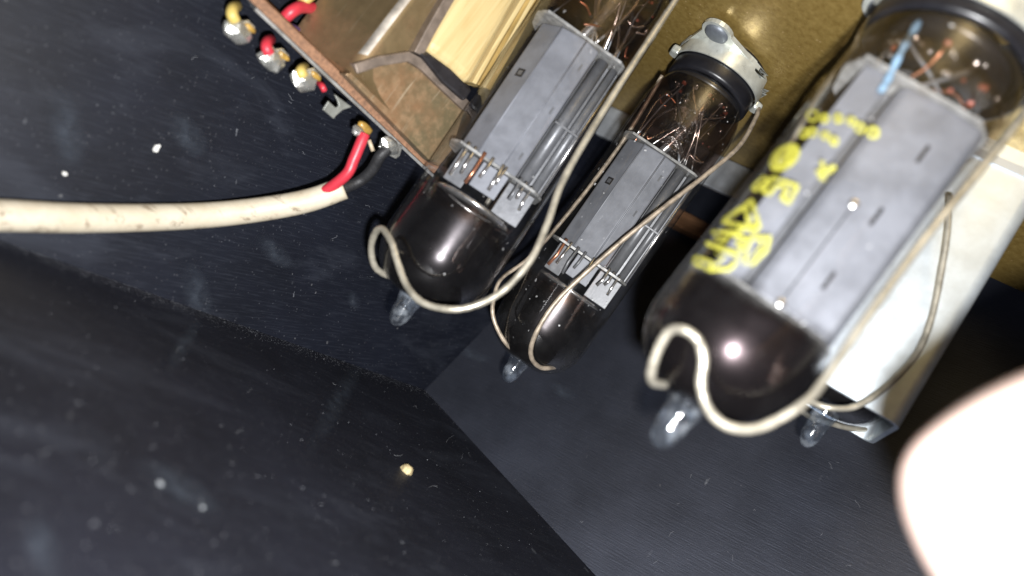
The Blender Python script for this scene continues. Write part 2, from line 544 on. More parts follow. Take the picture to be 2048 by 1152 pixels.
def spline(pts, n=8):
    P = [Vector(p) for p in pts]
    P = [2 * P[0] - P[1]] + P + [2 * P[-1] - P[-2]]
    out = []
    for i in range(1, len(P) - 2):
        p0, p1, p2, p3 = P[i - 1:i + 3]
        for k in range(n):
            t = k / n
            out.append(0.5 * ((2 * p1) + (p2 - p0) * t + (2 * p0 - 5 * p1 + 4 * p2 - p3) * t * t + (3 * p1 - p0 - 3 * p2 + p3) * t ** 3))
    out.append(P[-2])
    return out
def sweep(path, radius, n=10, cap=True):
    """radius: number or list per point"""
    path = [Vector(p) for p in path]
    m = len(path)
    rr = radius if isinstance(radius, (list, tuple)) else [radius] * m
    v, f = [], []
    t = (path[1] - path[0]).normalized()
    up = t.orthogonal().normalized()
    for i, p in enumerate(path):
        t2 = (path[min(i + 1, m - 1)] - path[max(i - 1, 0)]).normalized()
        q = t.rotation_difference(t2)
        up = (q @ up)
        up = (up - t2 * up.dot(t2)).normalized()
        s = t2.cross(up)
        for k in range(n):
            a = 2 * math.pi * k / n
            v.append(p + (up * math.cos(a) + s * math.sin(a)) * rr[i])
        t = t2
    for i in range(m - 1):
        for k in range(n):
            j = (k + 1) % n
            f.append((i * n + k, i * n + j, (i + 1) * n + j, (i + 1) * n + k))
    if cap:
        f.append(tuple(range(n - 1, -1, -1)))
        f.append(tuple(range((m - 1) * n, m * n)))
    return v, f
def prism(outline, z0, z1):
    n = len(outline)
    v = [(x, y, z0) for x, y in outline] + [(x, y, z1) for x, y in outline]
    f = [tuple(range(n)), tuple(range(2 * n - 1, n - 1, -1))]
    for i in range(n):
        j = (i + 1) % n
        f.append((i, j, n + j, n + i))
    return v, f
def slab(corners, away):
    """extrude a polygon of world points by the vector away"""
    n = len(corners)
    v = [Vector(c) for c in corners] + [Vector(c) + Vector(away) for c in corners]
    f = [tuple(range(n)), tuple(range(2 * n - 1, n - 1, -1))]
    for i in range(n):
        j = (i + 1) % n
        f.append((i, j, n + j, n + i))
    return v, f
def box(x0, x1, y0, y1, z0, z1):
    return prism([(x0, y0), (x1, y0), (x1, y1), (x0, y1)], z0, z1)
def merge(*parts):
    v, f = [], []
    for pv, pf in parts:
        o = len(v)
        v += [tuple(p) for p in pv]
        f += [tuple(i + o for i in q) for q in pf]
    return v, f

# ------------------------------------------------------------------ the setting: black cabinet panels
def panel(name, plane, pix, grain_px, mat):
    pts = [on(plane, u, v) for u, v in pix]
    g0, g1 = on(plane, *grain_px[0]), on(plane, *grain_px[1])
    nrm = (pts[1] - pts[0]).cross(pts[2] - pts[0]).normalized()
    if nrm.dot(CAM - pts[0]) < 0:
        nrm = -nrm
    x = (g1 - g0).normalized()
    y = nrm.cross(x)
    fr = Matrix((x, y, nrm)).transposed().to_4x4()
    fr.translation = pts[0]
    v, f = slab(pts, -nrm * 12)
    o = obj(name, v, f, mat, frame=fr)
    o['kind'] = 'structure'
    return o
CORNER = (850, 780)
panel('wall_left', 'A', [CORNER, (-400, 339), (-400, -700), (1500, -900), (2250, -660)], ((100, 100), (500, 240)), M['wall_a'])
panel('wall_right', 'B', [CORNER, (2250, -660), (3000, -300), (3000, 1720), (1710, 1715)], ((1300, 850), (2000, 1180)), M['wall_b'])
panel('floor', 'C', [CORNER, (1710, 1715), (600, 1700), (-450, 1400), (-400, 339)], ((100, 600), (800, 900)), M['floor'])

def smudge_mat():
    m, nt, out = new_mat('pale_smudge')
    tc = nd(nt, 'ShaderNodeTexCoord')
    mp = nd(nt, 'ShaderNodeMapping')
    sockin(mp, {'Location': (-1, -1, 0), 'Scale': (2, 2, 0)})
    nt.links.new(tc.outputs['Generated'], mp.inputs['Vector'])
    ln = nd(nt, 'ShaderNodeVectorMath', operation='LENGTH')
    nt.links.new(mp.outputs[0], ln.inputs[0])
    n = noise(nt, tc.outputs['Object'], 380, 5, 0.6)
    fall = ramp(nt, ln.outputs['Value'], [(0.1, 1.0), (0.98, 0.0)])
    fac = math_(nt, 'MULTIPLY', math_(nt, 'MULTIPLY', fall, ramp(nt, n, [(0.35, 0.1), (0.7, 1.0)])), 0.45)
    d = nd(nt, 'ShaderNodeBsdfDiffuse')
    sockin(d, {'Color': (0.085, 0.10, 0.125, 1)})
    t = nd(nt, 'ShaderNodeBsdfTransparent')
    mx = nd(nt, 'ShaderNodeMixShader')
    nt.links.new(fac, mx.inputs[0])
    nt.links.new(t.outputs[0], mx.inputs[1])
    nt.links.new(d.outputs[0], mx.inputs[2])
    nt.links.new(mx.outputs[0], out.inputs[0])
    return m
M['smudge'] = smudge_mat()
WALLS = {o.name: o for o in col.objects if o.get('kind') == 'structure'}
for pl, host, p, q, wd in (('C', 'floor', (400, 632), (335, 750), 3.2), ('C', 'floor', (728, 712), (612, 915), 4.6), ('C', 'floor', (300, 940), (420, 1010), 9), ('C', 'floor', (70, 1040), (100, 1150), 4),
                     ('A', 'wall_left', (520, 480), (580, 530), 4.5), ('A', 'wall_left', (700, 590), (716, 612), 3.4), ('A', 'wall_left', (380, 540), (410, 640), 6), ('A', 'wall_left', (120, 190), (150, 330), 6), ('A', 'wall_left', (350, 240), (400, 300), 6),
                     ('B', 'wall_right', (900, 690), (985, 725), 4), ('B', 'wall_right', (1105, 770), (1145, 795), 4)):
    a, b = on(pl, *p, .08), on(pl, *q, .08)
    o = WALLS[host]
    inv = o.matrix_world.inverted()
    a, b = inv @ (a * MM) / MM, inv @ (b * MM) / MM
    a.z = b.z = .06
    d = (b - a)
    n_ = Vector((-d.y, d.x, 0)).normalized() * wd / 2
    me_fr = Matrix.Translation((a + b) / 2)
    dd = d.normalized()
    me = bpy.data.meshes.new('smudge')
    hl = d.length / 2 + wd * .3
    me.from_pydata([(-hl * MM, -wd / 2 * MM, 0), (hl * MM, -wd / 2 * MM, 0), (hl * MM, wd / 2 * MM, 0), (-hl * MM, wd / 2 * MM, 0)], [], [(0, 1, 2, 3)])
    me.materials.append(M['smudge'])
    so = bpy.data.objects.new('smudge', me)
    col.objects.link(so)
    so.parent = o
    so.location = (a + b) / 2 * MM
    so.rotation_euler = (0, 0, math.atan2(dd.y, dd.x))

# ------------------------------------------------------------------ chassis
pf, qf = at_z(1226, 214, 0), at_z(1450, 315, 0)
e = (qf - pf).normalized()
nn = Vector((e.y, -e.x, 0))
if nn.y > 0:
    nn = -nn
FL, FR = pf - e * 55, qf + e * 140
ch = thing('amplifier_chassis', 'olive gold painted metal amplifier chassis with a bare grey edge', 'chassis', Matrix.Translation(FL))
F0 = Matrix.Translation(FL)
v, f = slab([FL, FR, FR + nn * 190, FL + nn * 190], (0, 0, 1.6))
obj('plate', v, f, M['chassis'], ch, frame=F0)
FE = qf + e * 38
v, f = slab([FL + e * 0.2, FE, FE - Vector((0, 0, 9.5)), FL + e * .2 - Vector((0, 0, 9.5))], -nn * 1.5)
obj('edge_flange', v, f, M['bare_steel'], ch, frame=F0, bevel=0.3)
def stud(u, v_, r, h, m, name):
    c = at_z(u, v_, 0)
    fr = make_frame(c, Vector((0, 0, -1)), Vector((0, -1, 0)))
    pv, pf_ = lathe([(0.01, h), (r * .6, h * .97), (r * .9, h * .7), (r, h * .3), (r, 0.0)], 24)
    obj(name, pv, pf_, m, ch, True, frame=fr)
stud(1362, -4, 3.2, 1.3, M['rivet'], 'rivet')
fr = make_frame(at_z(1590, 12, 0), Vector((0, 0, -1)), Vector((0, -1, 0)))
prof = [(2.9, 0)]
for k in range(7):
    prof += [(2.9, .3 + k * 0.8), (2.3, .7 + k * .8)]
prof += [(1.6, 6.3), (0.01, 6.6)]
v, f = lathe(prof, 24)
obj('threaded_screw', v, f, M['copper'], ch, True, frame=fr)

# wooden batten under the chassis edge
bt = [on('B', u, w, 7) for u, w in ((1040, 255), (1800, 640), (1790, 672), (1030, 287))]
v, f = slab(bt, Vector((0, 1, 0)) * 5)
tag(obj('wood_batten', v, f, M['wood'], bevel=0.4), 'reddish wood batten running behind the glass valves', 'batten')

# ------------------------------------------------------------------ valves
def tube_frame(base, tip):
    return make_frame(base, tip - base, CAM - base)

def make_tube(name, label, cat, base, tip, R, spec, group=None):
    fr = tube_frame(base, tip)
    L = (tip - base).length
    t = thing(name, label, cat, fr, group)
    D = L * (1 - spec['tip'])                   # where the dome ends
    g0 = L * (1 - spec['getter'])
    dome = spec.get('dome', 9.5)
    bk = spec.get('base', .80)
    prof = [(R * bk, -1.0), (R * (bk + .05), .6), (R * (.5 * bk + .53), 3.0), (R, 7)]
    for k in range(1, 8):
        prof.append((R, 7 + (D - dome - 7) * k / 8))
    for k in range(0, 13):
        a = k / 12 * R_(86)
        prof.append((2.2 + (R - 2.2) * math.cos(a) ** .85, D - dome + dome * math.sin(a)))
    v, f = lathe(prof, 72)
    obj('glass_envelope', v, f, spec.get('glass', M['glass']), t, True)
    # getter film just inside
    gp = [(max(r - .35, .3), z - .2) for r, z in prof if z > g0 - 9]
    gp = [(R - .35, g0 - 8)] + [p for p in gp if p[1] > g0 - 7.5] + [(0.05, D - .45)]
    v, f = lathe(gp, 64)
    obj('getter_film', v, f, getter(name + '_getter', (g0 - spec['fade']) * MM, (g0 + 1) * MM, spec['gt']), t, True)
    # pinched tip
    tl = L - D
    tp = [(2.9, -1.2), (2.6, 0), (2.3, tl * .15), (2.05, tl * .32), (2.1, tl * .5), (1.85, tl * .7), (1.35, tl * .88), (.7, tl * .98), (.02, tl)]
    v, f = lathe([(r * spec.get('tipr', 1), D + z) for r, z in tp], 28)
    obj('tip', v, f, M['tip'], t, True)
    # micas
    z1, z2 = L * (1 - spec['mica'][0]), L * (1 - spec['mica'][1])     # lower (near tip), upper (near base)
    for z in (z1, z2):
        ol = []
        for k in range(80):
            a = 2 * math.pi * k / 80
            r = R * .93 + (.35 if k % 10 in (0, 1) else 0) + random.uniform(-.1, .1)
            x, y = r * math.cos(a), r * math.sin(a)
            yl = R * (.60 if spec['kind'] == 'A' else .63)
            y = max(-yl, min(yl, y))
            x = max(-R * .9, min(R * .88, x))
            ol.append((x, y))
        v, f = prism(ol, z - .25, z + .25)
        mi = obj('mica', v, f, M['mica'], t)
    if spec['kind'] == 'A':
        za, zb = z2 + .3, z1 - .3
        sec = [(-8.2, 1.2), (-4.5, 5.4), (.55, 6.8), (3.6, 5.6), (3.6, -5.6), (-.5, -6.8), (-4.5, -5.4), (-8.2, -1.6)]
        v, f = prism(sec, za, zb)
        an = obj('anode', v, f, M['anode'], t, bevel=0.35)
        h = zb - za
        def onface(p, q, t0, z0, w, hh, off=.06):
            p, q = Vector(p), Vector(q)
            d = (q - p).normalized()
            n2 = Vector((-d.y, d.x))
            if n2.y < 0:
                n2 = -n2
            c = p + (q - p) * t0 + n2 * off
            a, b = c - d * w / 2, c + d * w / 2
            return [(a.x, a.y, z0), (b.x, b.y, z0), (b.x, b.y, z0 + hh), (a.x, a.y, z0 + hh)]
        q = onface(sec[0], sec[1], .5, za + h * .36, 2.0, 1.7)
        obj('window', q, [(0, 1, 2, 3)], M['slot'], an)
        q = onface(sec[0], sec[1], .5, za + h * .36 + .4, 1.1, .9, .1)
        obj('window_tab', q, [(0, 1, 2, 3)], M['anode_dark'], an)
        for k, zf in enumerate((.14, .48, .84)):
            q = onface(sec[2], sec[3], .55, za + h * zf, .45, 1.5)
            obj('dimple', q, [(0, 1, 2, 3)], M['anode_dark'], an)
        # fold beads
        for c in (sec[1], sec[2]):
            v, f = sweep([(c[0], c[1] - .12, za), (c[0], c[1] - .12, zb)], .22, 8)
            obj('fold', v, f, M['anode'], an, True)
        # side screen and support rods to the right of the anode
        v, f = prism([(3.8, 1.2), (9.2, 1.2), (9.2, -2.6), (3.8, -2.6)], za, zb)
        obj('side_plate', v, f, M['anode_dark'], t, bevel=.2)
        for x, y, r in ((5.3, 2.3, 1.25), (7.9, 1.9, .85)):
            v, f = sweep([(x, y, za), (x, y, zb)], r, 20)
            obj('support_rod', v, f, M['anode_dark'], t, True)
        v, f = sweep([(9.3, .4, za), (9.3, .4, zb)], .42, 10)
        obj('support_rod', v, f, M['pinwire'], t, True)
        v, f = box(3.9, 9.0, 2.9, 3.6, za + h * .52, za + h * .52 + .35)
        obj('cross_strap', v, f, M['anode_dark'], t)
    else:
        za, zb = z2 + .3, z1 - .3
        h = zb - za
        sec = [(-2.8, 5.8), (-1.6, 6.9), (1.4, 7.1), (5.0, 7.1), (9.0, 6.7), (9.9, 5.4), (9.9, -4), (6, -8), (-2.8, -8)]
        v, f = prism(sec, za, zb)
        an = obj('anode', v, f, M['anode'], t, bevel=.5, seg=3)
        v, f = prism([(-8.2, 6.3), (-4.0, 6.7), (-4.0, 5.9), (-8.2, 5.5)], za, zb)
        obj('side_plate', v, f, M['anode'], t, bevel=.15)
        v, f = prism([(-8.2, 2.6), (-2.8, 2.6), (-2.8, -6), (-8.2, -4)], za, zb)
        obj('inner_screen', v, f, M['anode_dark'], t)
        for zf in (.17, .47, .77):
            v, f = box(4.55, 5.05, 6.8, 7.14, za + h * zf, za + h * zf + 2.9)
            obj('slot', v, f, M['slot'], an)
        v, f = box(1.55, 1.75, 6.8, 7.16, za + h * .52, zb)
        obj('seam', v, f, M['slot'], an)
        for x, y, z in ((1.6, 7.2, za + h * .515), (1.7, 7.2, zb - .7)):
            s = [(.02, -.75), (.6, -.45), (.75, 0), (.6, .45), (.02, .75)]
            v, f = lathe([(a, b) for a, b in s], 16)
            v = [(a + x, b * .35 + y, c + z) for a, b, c in v]
            obj('weld_spot', v, f, M['pinwire'], an, True)
        v, f = sweep(spline([(-6, 7, za - 9), (-5.5, 7.5, za - 4), (-4.6, 7.2, za + 1), (-4.4, 7.0, za + 3)]), [.38 + .22 * abs(math.sin(k * .7)) for k in range(25)], 8)
        obj('blue_strip', v, f, M['blue_strip'], t, True)
    # getter pan and lower shield plates between the lower mica and the dome
    if spec['kind'] == 'A':
        zs = z1 + .4
        for x0, x1, y0, hh in ((-7.4, -3.6, 4.2, 6.4), (-2.8, 2.6, 5.6, 5.0), (3.2, 8.8, 3.0, 6.6)):
            v, f = prism([(x0, y0), (x1, y0 + .7), (x1, y0 + .2), (x0, y0 - .5)], zs, zs + hh)
            obj('shield_plate', v, f, M['anode'] if x0 > -7 and x0 < 0 else M['anode_dark'], t, bevel=.15)
        v, f = lathe([(5.0, zs + 7.4), (7.6, zs + 7.0), (8.0, zs + 7.7), (5.0, zs + 8.0)], 40)
        obj('getter_ring', v, f, M['pinwire'], t, True)
        for x, y, hh, r in ((-6.6, 6.0, 5.6, .35), (-5.2, 6.4, 4.4, .32), (-3.4, 7.0, 5.4, .34), (-1.6, 7.4, 3.2, .3), (.6, 7.5, 4.2, .34), (1.3, 7.4, 2.6, .25), (4.6, 6.4, 3.4, .34), (5.8, 6.0, 2.4, .3), (7.2, 5.0, 3.8, .28)):
            v, f = sweep([(x, y, zs - 1.2), (x + random.uniform(-.2, .2), y, zs + hh * .5), (x + random.uniform(-.3, .3), y, zs + hh)], r, 8)
            obj('grid_post', v, f, random.choice([M['pinwire'], M['pinwire'], M['pinwire'], M['anode_dark'], M['copper']]), t, True)
    # lead wires between base and upper mica
    nl = 11 if spec['kind'] == 'A' else 9
    for k in range(nl):
        a = R_(150 + 260 * k / (nl - 1)) if False else 2 * math.pi * (k + .5) / nl
        r0 = R * .56
        b = Vector((r0 * math.cos(a), r0 * math.sin(a), .2))
        c = Vector((random.uniform(-.72, .72) * R, random.uniform(.0, .52) * R, z2 - .3))
        mid = (b + c) / 2 + Vector((random.uniform(-1.6, 1.6), random.uniform(0, 1.8), random.uniform(-1, 1)))
        v, f = sweep(spline([b, b + Vector((0, 0, 2.2)), mid, c], 6), random.choice([.16, .22, .3]), 7)
        obj('lead_wire', v, f, random.choice([M['pinwire'], M['pinwire'], M['pinwire'], M['anode_dark'], M['copper']]), t, True)
        v, f = sweep([(b.x, b.y, -.8), (b.x, b.y, 1.7)], .55, 8)
        obj('pin', v, f, M['pinwire'] if k % 2 else M['red_dot'], t, True)
    if spec['kind'] == 'A':
        for k in range(8):
            a = random.uniform(0, math.pi)
            p = Vector((R * .75 * math.cos(a), R * .66 * math.sin(a), random.uniform(z2 * .25, z2 * .95)))
            q = p + Vector((random.uniform(-4, 4), random.uniform(-.5, .5), random.uniform(-2, 2)))
            v, f = sweep(spline([p, (p + q) / 2 + Vector((0, 0, random.uniform(-1, 1))), q], 5), .2, 6)
            obj('connecting_strip', v, f, M['copper'] if k % 2 else M['pinwire'], t, True)
    if spec['kind'] == 'A':
        v, f = sweep(spline([(1.2, 4.6, 2), (1.0, 5.6, z2 * .4), (.2, 5.2, z2 * .75), (-.6, 4.6, z2 - .4)], 6), .95, 10)
        obj('streak_post', v, f, M['pinwire'], t, True)  # bright post added to make the pale streak inside the base
    for k in range(16):
        a = random.uniform(.15, math.pi - .15)
        rr = random.uniform(.45, .84) * R
        zz = random.uniform(1.5, z2 * (.9 if spec['kind'] == 'B' else .6))
        br = random.uniform(.18, .5)
        v, f = lathe([(.02, -br), (br * .7, -br * .7), (br, 0), (br * .7, br * .7), (.02, br)], 10)
        v = [(p[0] + rr * math.cos(a), p[1] + rr * math.sin(a), p[2] + zz) for p in v]
        obj('glint_bead', v, f, M['pinwire'] if k % 4 else M['red_dot'], t, True)  # tiny bright beads added as glints, some coloured as red bits
    dp = [(R * .78, .3), (R * .9, 2.6), (R - .5, 6.5), (R - .5, z2 * .55), (R - .5, z2 * .95)]
    v, f = lathe(dp, 48)
    obj('brown_shade_film', v, f, M['base_shade'] if spec['kind'] == 'A' else M['base_shade_pale'], t, True)  # film added to darken the inside of the valve's base
    # pressed glass foot: dark inside
    v, f = lathe([(0.02, 1.5), (R * .5, 1.3), (R * .74, .6), (R * .8, -.8), (.02, -.9)], 40)
    obj('stem', v, f, M['bakelite'], t, True)
    return t, fr, L

T1_base, T1_tip = at_z(1258, -55, BASE_Z), at_d(786, 650, 148)
T2_base, T2_tip = at_z(1410, 190, BASE_Z), at_d(1010, 763, 178)
T3_base, T3_tip = at_z(1884, 132, -15.0), at_d(1310, 893, 107)
T4_tip = at_d(1607, 893, 147)
T4_base = T4_tip + Vector((1.0, 0.5, BASE_Z - T4_tip.z))
specA = dict(kind='A', tip=.075, getter=.27, fade=4.5, mica=(.425, .78), gt=(.014, .0125, .013))
specB = dict(kind='B', tip=.10, getter=.30, fade=3.0, mica=(.335, .865), gt=(.016, .012, .0125), glass=M['glass'], tipr=1.08, dome=10.5, base=.92)
spec4 = dict(kind='A', tip=.13, getter=.33, fade=4, mica=(.42, .80), gt=(.02, .018, .018), dome=8)
make_tube('power_valve', 'glass valve with clear lower half beside the rusty transformer and cream coil', 'vacuum tube', T1_base, T1_tip, 11.2, dict(specA))
sA2 = dict(specA); sA2['glass'] = M['glass_dusty']
make_tube('power_valve', 'dusty glass valve in the riveted nickel socket, crossed by a tarnished wire', 'vacuum tube', T2_base, T2_tip, 10.9, sA2)
t3, fr3, L3 = make_tube('power_valve', 'large glass valve with worn yellow lettering and dark mirrored dome', 'vacuum tube', T3_base, T3_tip, 12.0, specB)

# yellow lettering printed on the big valve's glass
def on_glass(fr, R, u, v):
    inv = fr.inverted()
    o = inv @ CAM
    d = inv.to_3x3() @ ray(u, v)
    a = d.x ** 2 + d.y ** 2
    b = 2 * (o.x * d.x + o.y * d.y)
    c = o.x ** 2 + o.y ** 2 - R * R
    disc = b * b - 4 * a * c
    if disc < 0:
        t = -b / (2 * a)
    else:
        t = (-b - math.sqrt(disc)) / (2 * a)
    return o + d * t
def za(p):
    return 1360 + p[0] / 4.8, 320 + p[1] / 4.8
def zb(p):
    return 1500 + p[0] / 5.76, 190 + p[1] / 5.76
strokes = []   # (polyline px, width px)
def S(fn, pts, w, closed=False):
    P = [fn(p) for p in pts]
    if closed:
        P.append(P[0])
    strokes.append((P, w))
# outlined letters, tip end to base end
S(za, [(150, 930), (310, 985), (290, 1060), (130, 985)], 9, True)
S(za, [(290, 1055), (470, 1050), (560, 960), (540, 910), (250, 800)], 10)
S(za, [(340, 900), (430, 930), (340, 1010)], 5)
S(za, [(250, 790), (560, 900), (640, 760), (420, 690)], 8)
S(za, [(300, 690), (560, 700), (640, 660), (400, 590)], 9)
S(za, [(330, 740), (430, 780), (470, 720)], 8)
S(za, [(540, 800), (640, 870), (670, 780), (590, 740)], 9, True)
S(za, [(640, 760), (860, 740), (830, 860), (690, 1000), (620, 985), (640, 880)], 10)
S(za, [(730, 770), (790, 770), (770, 850), (690, 930)], 6)
S(za, [(410, 590), (690, 390), (760, 640), (690, 690), (620, 440)], 11)
S(za, [(420, 590), (650, 640), (760, 640)], 9)
S(za, [(660, 640), (740, 720)], 12)
S(za, [(690, 270), (800, 160), (850, 200), (740, 290)], 9, True)
S(za, [(790, 300), (890, 170), (1130, 250), (1050, 410), (970, 370), (1040, 280), (930, 240), (860, 330)], 10, True)
# small top line of characters, star and oval badge
for cx, cy_, r, fn in ((720, 235, 75, zb), (860, 270, 50, zb), (1020, 270, 55, zb), (1170, 300, 50, zb), (1265, 380, 62, zb), (1420, 435, 72, zb), (620, 440, 55, zb), (720, 430, 55, zb), (870, 470, 50, zb), (970, 530, 50, zb)):
    S(fn, [(cx + r * .8 * math.cos(a * .785), cy_ + r * .8 * math.sin(a * .785)) for a in range(8)], 8, True)
S(zb, [(830, 760), (850, 990)], 11)
S(zb, [(760, 900), (990, 830)], 11)
S(zb, [(790, 960), (940, 860)], 11)
for k in range(5):
    s = 1 - k * .2
    S(zb, [(400 + s * (190 * math.cos(a * .52) * .86 - 110 * math.sin(a * .52) * -.0) , 720 + s * 130 * math.sin(a * .52) - s * 70 * math.cos(a * .52)) for a in range(12)], 8, True)
pv, pfaces = [], []
for P, w in strokes:
    # resample
    Q = []
    for a, b in zip(P[:-1], P[1:]):
        n = max(2, int(math.hypot(b[0] - a[0], b[1] - a[1]) / 5))
        Q += [(a[0] + (b[0] - a[0]) * k / n, a[1] + (b[1] - a[1]) * k / n) for k in range(n)]
    Q.append(P[-1])
    base_i = len(pv)
    for i, q in enumerate(Q):
        a, b = Q[max(i - 1, 0)], Q[min(i + 1, len(Q) - 1)]
        dx, dy = b[0] - a[0], b[1] - a[1]
        l = math.hypot(dx, dy) or 1
        nx, ny = -dy / l * w / 2, dx / l * w / 2
        nx, ny = nx * .85, ny * .85
        pv.append(on_glass(fr3, 12.06, q[0] + nx, q[1] + ny))
        pv.append(on_glass(fr3, 12.06, q[0] - nx, q[1] - ny))
    for i in range(len(Q) - 1):
        k = base_i + 2 * i
        pfaces.append((k, k + 1, k + 3, k + 2))
lt = obj('printed_lettering', pv, pfaces, M['print'], t3)
lt['label'] = 'worn yellow outlined letters printed on the glass'

# ------------------------------------------------------------------ sockets
def make_socket(label, base, axis_tip, r, ear_ang, top, sad=.56, inner=.86):
    """black ring, nickel saddle round its camera side, ear with rivet; frame z points down"""
    fr = make_frame(Vector((base.x, base.y, 0)), Vector((0, 0, -1)), Vector((0, -1, 0)))
    s = thing('valve_socket', label, 'valve socket', fr)
    h = -top
    v, f = lathe([(r * 1.0, -.0), (r * 1.0, h * .55), (r * 1.02, h * .62), (r * 1.02, h - .4), (r * .99, h + .3), (r * inner, h + .3), (r * (inner - .04), h - 2)], 64)
    obj('ring', v, f, M['bakelite'], s, True)
    # saddle wall: sheet wrapped round the front of the ring, height varies with the angle
    pts = []
    n = 48
    for i in range(n + 1):
        a = R_(8 + (188 - 8) * i / n)           # local: x right, y toward the camera
        tt = i / n
        hi = h * (sad + .10 * math.sin(tt * math.pi))
        lo = h * (.10 if .12 < tt < .85 else .34)
        if .20 < tt < .30:
            lo = h * .30
        pts.append((a, lo, hi))
    v, f = [], []
    for a, lo, hi in pts:
        for rr in (r * 1.05, r * 1.085):
            v.append((rr * math.cos(a), rr * math.sin(a), lo))
            v.append((rr * math.cos(a), rr * math.sin(a), hi))
    for i in range(n):
        o = i * 4
        p = o + 4
        f += [(o, o + 1, p + 1, p), (o + 2, p + 2, p + 3, o + 3), (o, p, p + 2, o + 2), (o + 1, o + 3, p + 3, p + 1)]
    f += [(0, 2, 3, 1), (n * 4, n * 4 + 1, n * 4 + 3, n * 4 + 2)]
    sd = obj('saddle', v, f, M['nickel'], s, True)
    sd.modifiers.new('split', 'EDGE_SPLIT').split_angle = R_(40)
    # mounting plate with ears
    for sg, ang in enumerate((ear_ang, ear_ang + math.pi)):
        c = Vector((math.cos(ang), math.sin(ang))) * r * 1.32
        ol = []
        for i in range(13):
            a = ang - R_(95) + R_(190) * i / 12
            ol.append((c.x + r * .36 * math.cos(a), c.y + r * .36 * math.sin(a)))
        for i in range(9):
            a = ang + R_(62) - R_(124) * i / 8
            ol.append((r * 1.09 * math.cos(a), r * 1.09 * math.sin(a)))
        v, f = prism(ol, h * .12, h * .12 + 1.0)
        ear = obj('mounting_ear', v, f, M['nickel'], s, bevel=.25)
        v, f = lathe([(0.02, h * .12 + 1.75), (r * .2, h * .12 + 1.7), (r * .27, h * .12 + 1.4), (r * .28, h * .12 + .8)], 28)
        v = [(a + c.x, b + c.y, z) for a, b, z in v]
        obj('rivet', v, f, M['rivet'], ear, True)
        v, f = lathe([(r * .17, h * .12), (r * .17, 0)], 16)
        v = [(a + c.x, b + c.y, z) for a, b, z in v]
        obj('spacer', v, f, M['rivet'], ear, True)
    # small curled foot that hooks the wire
    for sx in (-1, 1):
        v, f = prism([(sx * r * 1.04, 1.7), (sx * r * 1.24, 1.2), (sx * r * 1.24, -1.2), (sx * r * 1.04, -1.7)], h * .40, h * .62)
        obj('wire_lug', v, f, M['nickel'], s, bevel=.5)
    return s
make_socket('valve socket with pale nickel saddle and flat grey rivet on its ear', T2_base, T2_tip, 9.6, R_(118), BASE_Z)
make_socket('large pale nickel valve socket above the yellow lettered valve', T3_base, T3_tip, 12.0, R_(60), -15.0, .78, .95)
make_socket('valve socket holding the valve beside the transformer coil', T1_base, T1_tip, 10.2, R_(75), BASE_Z)

# ------------------------------------------------------------------ retaining wires
def wire(label, pts, r, mat, n=8):
    rw = random.Random(len(pts))
    P = [at_d(u, v_, d) + Vector((rw.gauss(0, .09), rw.gauss(0, .09), rw.gauss(0, .09))) for u, v_, d in pts]
    P = spline(P, n)
    v, f = sweep(P, [r * rw.uniform(.93, 1.05) for _ in P], 12)
    o = obj('retaining_wire', v, f, mat, smooth=True)
    return tag(o, label, 'wire clip', 'spring wires that hold the valves')
wire('cream spring wire looped over the dome of the valve beside the transformer',
     [(1400, -80, 150), (1350, 0, 147), (1240, 170, 142), (1135, 345, 138), (1096, 450, 136), (1064, 520, 134), (1010, 577, 133), (960, 606, 132), (905, 619, 132), (850, 606, 133), (815, 572, 134), (793, 520, 136), (783, 485, 137), (765, 458, 139), (748, 466, 141), (742, 500, 143), (752, 535, 145), (785, 556, 148), (840, 575, 156), (900, 530, 162), (960, 430, 166), (1200, 60, 173)], .62, M['spring'])
wire('tarnished spring wire crossing the dusty valve in the riveted socket',
     [(1517, 215, 175), (1512, 238, 173), (1480, 290, 169), (1425, 338, 166), (1340, 405, 164), (1250, 478, 163.5), (1160, 556, 163.5), (1112, 605, 164), (1080, 650, 164.5), (1063, 690, 166), (1064, 716, 168), (1082, 735, 170), (1105, 736, 172), (1130, 728, 180)], .52, M['spring_rust'])
wire('thin rusty spring wire along the shaded side of the dusty valve',
     [(1325, 152, 176), (1300, 195, 177), (1240, 290, 178), (1150, 412, 177), (1060, 512, 175), (1005, 555, 173), (990, 590, 172), (985, 625, 171), (996, 662, 171), (1020, 696, 173), (1060, 712, 180)], .48, M['spring_rust'])
wire('thick cream spring wire bent in a hook over the yellow lettered valve',
     [(2120, 120, 118), (2060, 215, 114), (1985, 305, 110), (1850, 475, 105), (1730, 640, 100), (1650, 760, 98), (1610, 802, 97), (1550, 840, 96.5), (1500, 858, 96), (1450, 852, 96), (1417, 818, 96), (1402, 768, 96), (1406, 720, 96), (1396, 680, 96.5), (1368, 658, 97), (1340, 664, 98), (1318, 698, 99), (1302, 738, 100), (1305, 762, 102), (1330, 768, 106)], .60, M['spring'])
wire('short cream wire leg beside the large nickel socket',
     [(1755, 22, 132), (1728, 62, 131), (1700, 108, 130), (1640, 190, 128), (1560, 330, 125)], .60, M['spring'])
wire('cream spring wire bowed across the face of the silver can',
     [(1900, 390, 139), (1894, 460, 137), (1884, 540, 136), (1862, 640, 135), (1830, 712, 134.5), (1770, 780, 134), (1710, 813, 134), (1660, 815, 134), (1620, 803, 136), (1596, 800, 140), (1600, 818, 144), (1625, 835, 150), (1665, 848, 154), (1705, 858, 156), (1750, 857, 157), (1790, 840, 157)], .55, M['spring'])

